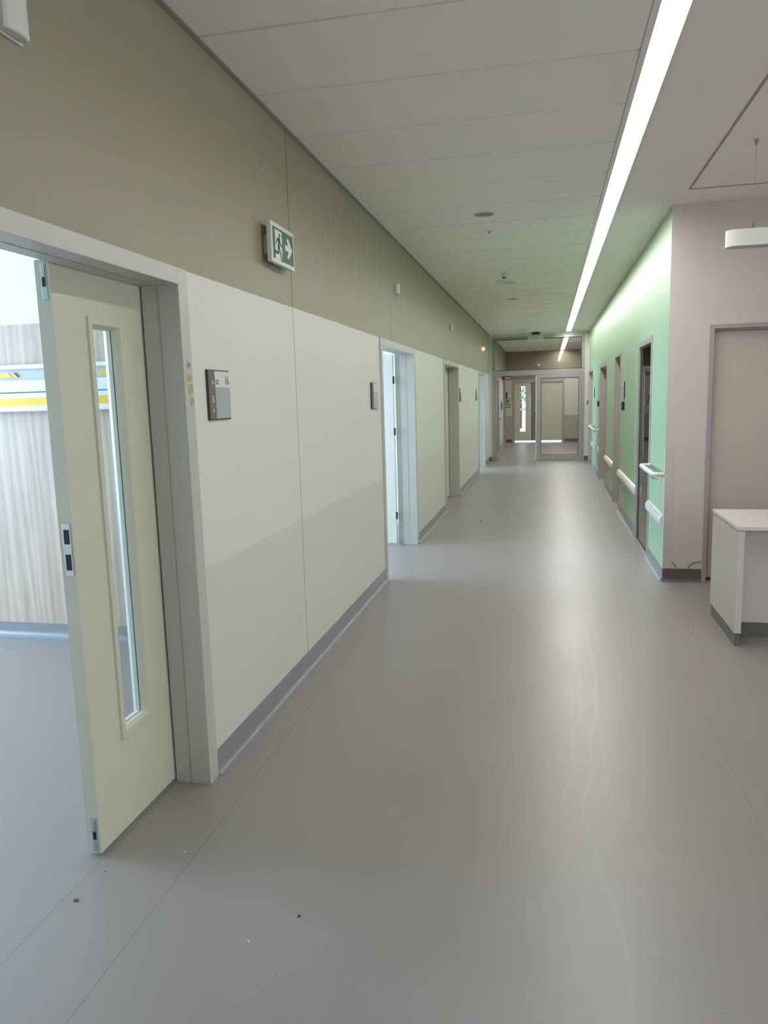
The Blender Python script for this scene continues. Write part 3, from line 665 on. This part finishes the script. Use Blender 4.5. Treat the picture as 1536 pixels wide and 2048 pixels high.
def diffuser(y, x, label):
    t = thing('air_diffuser', label, 'air diffuser', (x, y, HC), 'round air diffusers')
    for k, (r0, r1) in enumerate(((0.147, 0.118), (0.10, 0.075), (0.055, 0.0))):
        bm = bmesh.new()
        if r1: lathe(bm, [(r0, HC), (r0-0.003, HC-0.010-0.004*k), (r1, HC-0.018-0.004*k), (r1, HC)], x, y, 48)
        else: lathe(bm, [(r0, HC), (r0-0.003, HC-0.022), (0, HC-0.026)], x, y, 48)
        obj('ring', bm, M['plastic'], t, smooth=True)
diffuser(10.14, -0.525, 'white round air diffuser on the ceiling just behind the smoke detector')
diffuser(17.6, -0.547, 'white round air diffuser on the ceiling just in front of the glass partition')
diffuser(24.6, -0.55, 'white round air diffuser on the lobby ceiling beyond the glass transom')
def smoke(x, y, label):
    t = thing('smoke_detector', label, 'smoke detector', (x, y, HC-0.07), 'smoke detectors')
    bm = bmesh.new(); lathe(bm, [(0, HC), (0.048, HC), (0.048, HC-0.012), (0.040, HC-0.02), (0, HC-0.02)], x, y, 32); obj('base', bm, M['plastic'], t, smooth=True)
    bm = bmesh.new(); lathe(bm, [(0, HC-0.02), (0.030, HC-0.02), (0.036, HC-0.042), (0.030, HC-0.056), (0, HC-0.056)], x, y, 32); obj('head', bm, M['plastic'], t, smooth=True)
    bm = bmesh.new(); lathe(bm, [(0, HC-0.056), (0.028, HC-0.056), (0.026, HC-0.066), (0, HC-0.068)], x, y, 24); obj('sensor_tip', bm, M['black'], t, smooth=True)
smoke(-0.515, 9.45, 'white smoke detector with black tip hanging in front of the nearest round air diffuser')
smoke(-0.14, 23.0, 'white smoke detector with black tip on the lobby ceiling beyond the glass transom')
t = thing('ceiling_sensor', 'tiny white ceiling sensor just past the nearest round speaker', 'sensor', (-0.513, 7.05, HC-0.02))
bm = bmesh.new(); lathe(bm, [(0.04, HC), (0.036, HC-0.006), (0.015, HC-0.010), (0, HC-0.010)], -0.513, 7.05, 28); obj('rim', bm, M['plastic'], t, smooth=True)
bm = bmesh.new(); lathe(bm, [(0.012, HC-0.010), (0.010, HC-0.022), (0, HC-0.024)], -0.513, 7.05, 16); obj('sensor_tip', bm, M['speaker'], t, smooth=True)

# ------------------------------------------------------------------ right wall: handrails, bumper rails, card readers
def handrail(y0, y1, label, z=0.907, out=0.09, rad=0.0195):
    t = thing('handrail', label, 'handrail', (XR, (y0+y1)/2, z-0.06), 'ivory handrails')
    xr = XR-out; c = 0.05
    pts = [(XR-0.005, y0, z), (xr+c, y0, z)] + arc((xr+c, y0, z), (xr, y0, z), (xr, y0+c, z)) + [(xr, y1-c, z)] + arc((xr, y1-c, z), (xr, y1, z), (xr+c, y1, z)) + [(XR-0.005, y1, z)]
    bm = bmesh.new(); tube(bm, pts, rad, 16); obj('grip', bm, M['rail'], t, smooth=True)
    for yy in (y0+0.14, y1-0.14):
        bm = bmesh.new(); tube(bm, arc((xr, yy, z-rad), (xr+0.01, yy, z-0.06), (XR-0.01, yy, z-0.05)), 0.007, 10)
        obj('bracket', bm, M['steel'], t, smooth=True)
        bm = BX((XR-0.012, XR, yy-0.02, yy+0.02, z-0.075, z-0.03)); obj('wall_rosette', bm, M['rail'], t, bevel=0.004)
handrail(6.655, 7.52, 'short ivory tubular handrail on the green wall beside the nearest corner')
handrail(14.95, 16.98, 'ivory tubular handrail at the far end of the green wall by the glass partition')
def bumper(y0, y1, label, zc=0.52, h=0.052, dep=0.042):
    t = thing('bumper_rail', label, 'bumper rail', (XR, (y0+y1)/2, zc-h), 'ivory bumper rails')
    bm = bmesh.new(); n = 12; rings = []
    secs = [(y0, 0.0), (y0, 0.55), (y0+0.012, 0.85), (y0+0.035, 1), (y1-0.035, 1), (y1-0.012, 0.85), (y1, 0.55)]
    for yy, s in secs[1:]:
        rings.append([bm.verts.new((XR-0.002-dep*s*math.sin(math.pi*k/n)**0.8, yy, zc-h*(0.4+0.6*s)*math.cos(math.pi*k/n))) for k in range(n+1)])
    for a, b in zip(rings, rings[1:]):
        for k in range(n): bm.faces.new((a[k], a[k+1], b[k+1], b[k]))
        bm.faces.new((a[n], a[0], b[0], b[n]))
    bm.faces.new(rings[0]); bm.faces.new(rings[-1][::-1])
    obj('vinyl_cover', bm, M['rail'], t, smooth=True)
    obj('wall_channel', BX((XR-0.0025, XR, y0+0.01, y1-0.01, zc-h-0.004, zc+h+0.004)), M['muraline'], t)
bumper(6.66, 7.56, 'short ivory bumper rail low on the green wall at the nearest corner')
bumper(8.69, 10.66, 'ivory bumper rail between the glazed door and the next door on the green wall')
bumper(11.68, 13.12, 'ivory bumper rail between the second and third doors of the green wall')
bumper(14.83, 17.05, 'ivory bumper rail under the far handrail by the glass partition')
def reader(y, z, label, h=0.055):
    t = thing('card_reader', label, 'card reader', (XR, y, z-h), 'black card readers')
    obj('body', BX((XR-0.032, XR, y-0.042, y+0.042, z-h, z+h)), M['black'], t, bevel=0.010, seg=4)
    obj('light_window', BX((XR-0.0325, XR-0.0315, y-0.015, y+0.015, z+h*0.45, z+h*0.6)), M['ink'], t)
reader(10.22, 1.43, 'black card reader under the room plate on the green wall')
reader(15.1, 1.40, 'black card reader beside the third door far down the green wall')
sw = obj('light_switch', BX((0.915, 0.96, YP-0.072, YP-0.06, 1.34, 1.43)), M['plinth'], None, bevel=0.003)
tag(sw, 'small grey switch on the narrow pier right of the glass partition', 'switch')
cg = obj('corner_guard', BX((XR-0.002, XR+0.066, 6.6155, 6.619, 0.108, 1.130), (XR-0.003, XR, 6.6155, 6.665, 0.108, 1.130)), M['desk'], None, bevel=0.001)
tag(cg, 'pale plastic corner guard on the outer corner of the green and warm white walls', 'corner guard')
# painted curls near the skirting of the warm white wall
def curl(pts, label):
    bm = bmesh.new(); w = 0.008; P = [Vector(p) for p in pts]; A, B2 = [], []
    for i, p in enumerate(P):
        tt = (P[min(i+1, len(P)-1)]-P[max(i-1, 0)]).normalized(); nn = Vector((-tt.y, tt.x))*w
        A.append(bm.verts.new((p.x+nn.x, 6.6175, p.y+nn.y))); B2.append(bm.verts.new((p.x-nn.x, 6.6175, p.y-nn.y)))
    for i in range(len(P)-1): bm.faces.new((A[i], A[i+1], B2[i+1], B2[i]))
    ret = bmesh.ops.extrude_face_region(bm, geom=bm.faces[:])
    for v in [g for g in ret['geom'] if isinstance(g, bmesh.types.BMVert)]: v.co.y += 0.0012
    tag(obj('painted_curl', bm, M['muraline']), label, 'wall painting', 'painted curls')
curl([(1.172+0.098*(1-math.cos(a)), 0.112+0.055*math.sin(a)) for a in [k*math.pi/2/10 for k in range(11)]], 'sage painted curl just above the skirting beside the tan door frame')
curl([(1.037+0.03*math.sin(a), 0.112+0.045*math.cos(a)) for a in [k*math.pi/2/8 for k in range(9)]], 'short sage painted curl at the foot of the corner guard')

# ------------------------------------------------------------------ reception desk
dk = thing('reception_desk', 'white reception desk end with panel leg and grey plinth at the right edge', 'desk', (1.8, 5.27, 0))
T = 0.765
obj('worktop', BX((1.146, 3.2, 4.90, 5.64, T-0.024, T)), M['desktop'], dk, bevel=0.002)
obj('end_panel', BX((1.150, 1.190, 4.905, 5.635, 0.085, T-0.026)), M['desk'], dk, bevel=0.0015)
obj('plinth', BX((1.156, 1.186, 4.915, 5.62, 0.0, 0.084)), M['plinth'], dk, bevel=0.001)
obj('modesty_panel', BX((1.191, 3.2, 5.11, 5.135, 0.10, T-0.026)), M['desk'], dk)
obj('plinth', BX((1.187, 3.2, 5.118, 5.135, 0.0, 0.099)), M['plinth'], dk)
obj('end_panel', BX((3.16, 3.2, 4.905, 5.109, 0.085, T-0.026)), M['desk'], dk)

# ------------------------------------------------------------------ pendant lamp
pl = thing('pendant_lamp', 'unlit white rounded linear pendant lamp hanging at the right edge above the desk', 'pendant lamp', (1.205, 5.1, 2.45))
bm = bmesh.new(); R0 = 0.055; pts = []
for k in range(17):
    a = math.pi/2 + math.pi*k/16; pts.append((1.108+R0*math.cos(a), 5.1+R0*math.sin(a)))
for k in range(17):
    a = -math.pi/2 + math.pi*k/16; pts.append((2.5+R0*math.cos(a), 5.1+R0*math.sin(a)))
extrude(bm, pts, 2, 2.452, 2.548)
obj('lamp_shade', bm, M['plastic'], pl, smooth=True)
bm = bmesh.new(); extrude(bm, [(1.108+(x-1.108)*1.0 if False else x, 5.1+(yy-5.1)*0.85) for x, yy in [(p[0]*0.994+0.0108, p[1]) for p in pts]], 2, 2.449, 2.452)
obj('diffuser', bm, M['unitgrey'], pl)
for xx in (1.205, 2.4):
    bm = bmesh.new(); tube(bm, [(xx, 5.1, 2.58), (xx, 5.1, HC-0.02)], 0.0009, 6); obj('suspension_wire', bm, M['plinth'], pl)
    bm = bmesh.new(); lathe(bm, [(0, HC), (0.011, HC), (0.011, HC-0.014), (0.005, HC-0.03), (0, HC-0.03)], xx, 5.1, 16); obj('ceiling_cap', bm, M['trimgrey'], pl)
    bm = bmesh.new(); lathe(bm, [(0, 2.59), (0.004, 2.59), (0.004, 2.545), (0, 2.545)], xx, 5.1, 10); obj('wire_clamp', bm, M['plinth'], pl)

# ------------------------------------------------------------------ lobby wall items
t = thing('notice_frame', 'brown edged square door sign on the lobby end wall left of the double door', 'sign', (-1.30, YE, 1.485))
obj('backing_plate', BX((-1.405+0.005, -1.195, YE-0.012, YE, 1.485, 1.711)), M['mauve'], t)
obj('side_strip', BX((-1.395, -1.345, YE-0.014, YE-0.012, 1.49, 1.706)), M['brown'], t)
obj('insert', BX((-1.34, -1.20, YE-0.015, YE-0.012, 1.50, 1.70)), M['platewhite'], t)
for (x0, x1, z0, z1, lb, mt) in ((-1.40, -1.29, 1.352, 1.457, 'dark green notice with white symbol under the square door sign', 'signgreen'), (-1.40, -1.255, 1.182, 1.321, 'bright green notice, the lower one on the lobby end wall', 'green2')):
    t = thing('safety_notice', lb, 'notice', ((x0+x1)/2, YE, z0), 'green safety notices')
    obj('sign_board', BX((x0, x1, YE-0.008, YE-0.001, z0, z1)), M[mt], t)
    obj('symbol', BX((x0+0.03, x1-0.03, YE-0.010, YE-0.008, z0+0.035, z1-0.035)), M['platewhite'], t)
t = thing('fire_sign', 'red sign with white symbols high on the left beyond the partition', 'sign', (-1.27, 24.3, 2.09))
obj('sign_board', BX((-1.40, -1.15, 24.28, 24.3, 2.085, 2.21)), M['red'], t)
obj('symbol', BX((-1.31, -1.27, 24.277, 24.28, 2.11, 2.185), (-1.25, -1.20, 24.277, 24.28, 2.12, 2.175), (-1.185, -1.165, 24.277, 24.28, 2.12, 2.175)), M['inkwhite'], t)
t = thing('wall_sensor', 'small white box sensor on the taupe end wall seen through the transom', 'sensor', (-0.305, YE, 2.55))
obj('body', BX((-0.35, -0.26, YE-0.05, YE-0.004, 2.545, 2.645)), M['plastic'], t, bevel=0.012)
obj('lens', BX((-0.325, -0.285, YE-0.054, YE-0.05, 2.57, 2.61)), M['unitgrey'], t)
t = thing('wall_plate', 'narrow dark vertical pull plate on the left lobby wall beyond the open leaf', 'plate', (XL, 23.6, 1.1))
obj('body', BX((XL, XL+0.015, 23.55, 23.66, 1.12, 1.48)), M['mauve'], t, bevel=0.003)
obj('handle_bar', BX((XL+0.015, XL+0.04, 23.59, 23.62, 1.2, 1.4)), M['brown'], t, bevel=0.003)

# ------------------------------------------------------------------ crumbs on the floor
crumbs = [(-1.507, 1.979, 0.013, 'chiptan', 'tan crumb on the floor just outside the ward threshold at lower left'), (-0.757, 2.034, 0.007, 'chipdark', 'small dark sliver on the open floor in the foreground'),
 (-0.872, 1.901, 0.006, 'chipwhite', 'white plaster crumb in the foreground beside the dark sliver'), (-1.275, 2.29, 0.005, 'chipwhite', 'white crumb by the floor seam below the narrow door leaf'),
 (-0.842, 9.641, 0.022, 'chiptan', 'round tan lump on the floor far down the corridor'), (-1.500, 2.138, 0.004, 'chipdark', 'tiny dark crumb below the bottom bolt of the ward door leaf'),
 (-0.642, 7.432, 0.007, 'chipdark', 'tiny dark crumb on the floor across from the second doorway')]
for i, (x, y, s, mt, lb) in enumerate(crumbs):
    bm = bmesh.new(); rnd = random.Random(i)
    bmesh.ops.create_icosphere(bm, subdivisions=2, radius=s*0.62)
    for v in bm.verts:
        k = 0.7+0.5*rnd.random(); v.co = Vector((v.co.x*k*1.2, v.co.y*k*(1.6 if i == 1 else 0.9), v.co.z*k*0.45))
    mz = min(v.co.z for v in bm.verts)
    for v in bm.verts: v.co += Vector((x, y, -mz))
    tag(obj('floor_crumb', bm, M[mt], smooth=True), lb, 'crumb', 'crumbs on the floor')

# ------------------------------------------------------------------ outside the end door
struct('ground', BX((-20, 20, YE+0.2, 44, -0.15, -0.02)), M['paving'])
gw = obj('garden_wall', BX((-14, 12, 42, 42.4, -0.02, 1.0)), M['render_white']); tag(gw, 'white low wall outside seen through the slot window of the end door', 'wall')
fcd = thing('entrance_glazing', 'grey glazed entrance screen outside the end door', 'glazing', (-0.3, 30, 0))
obj('mullion', BX((-3, 3, 29.97, 30.03, 1.02, 1.10)), M['alu'], fcd); obj('mullion', BX((-3, -2.94, 29.97, 30.03, 0, 3)), M['alu'], fcd); obj('mullion', BX((2.94, 3, 29.97, 30.03, 0, 3)), M['alu'], fcd)
obj('mullion', BX((-3, 3, 29.97, 30.03, 3.0, 3.06)), M['alu'], fcd)
tr = thing('tree', 'leafy green tree outside seen through the slot window of the end door', 'tree', (-1.3, 38, 0))
bm = bmesh.new(); tube(bm, [(-1.3, 38, -0.02), (-1.28, 38, 0.8), (-1.3, 38.05, 1.6), (-1.4, 38, 2.6)], 0.06, 8); obj('trunk', bm, M['bark'], tr)
bm = bmesh.new(); rnd = random.Random(5)
for k in range(1400):
    a = rnd.random()*6.28; rr = 0.95*rnd.random()**0.6; z = 1.2+2.4*rnd.random()
    c = Vector((-1.3+rr*math.cos(a), 38+rr*math.sin(a), z)); u = Vector((rnd.uniform(-1, 1), rnd.uniform(-1, 1), rnd.uniform(-1, 1))).normalized()*0.07
    v = u.orthogonal().normalized()*0.035
    bm.faces.new([bm.verts.new(c+u), bm.verts.new(c+v), bm.verts.new(c-u), bm.verts.new(c-v)])
obj('foliage', bm, M['leafgreen'], tr)

for o in bpy.data.objects:
    if 'w' in o: del o['w']
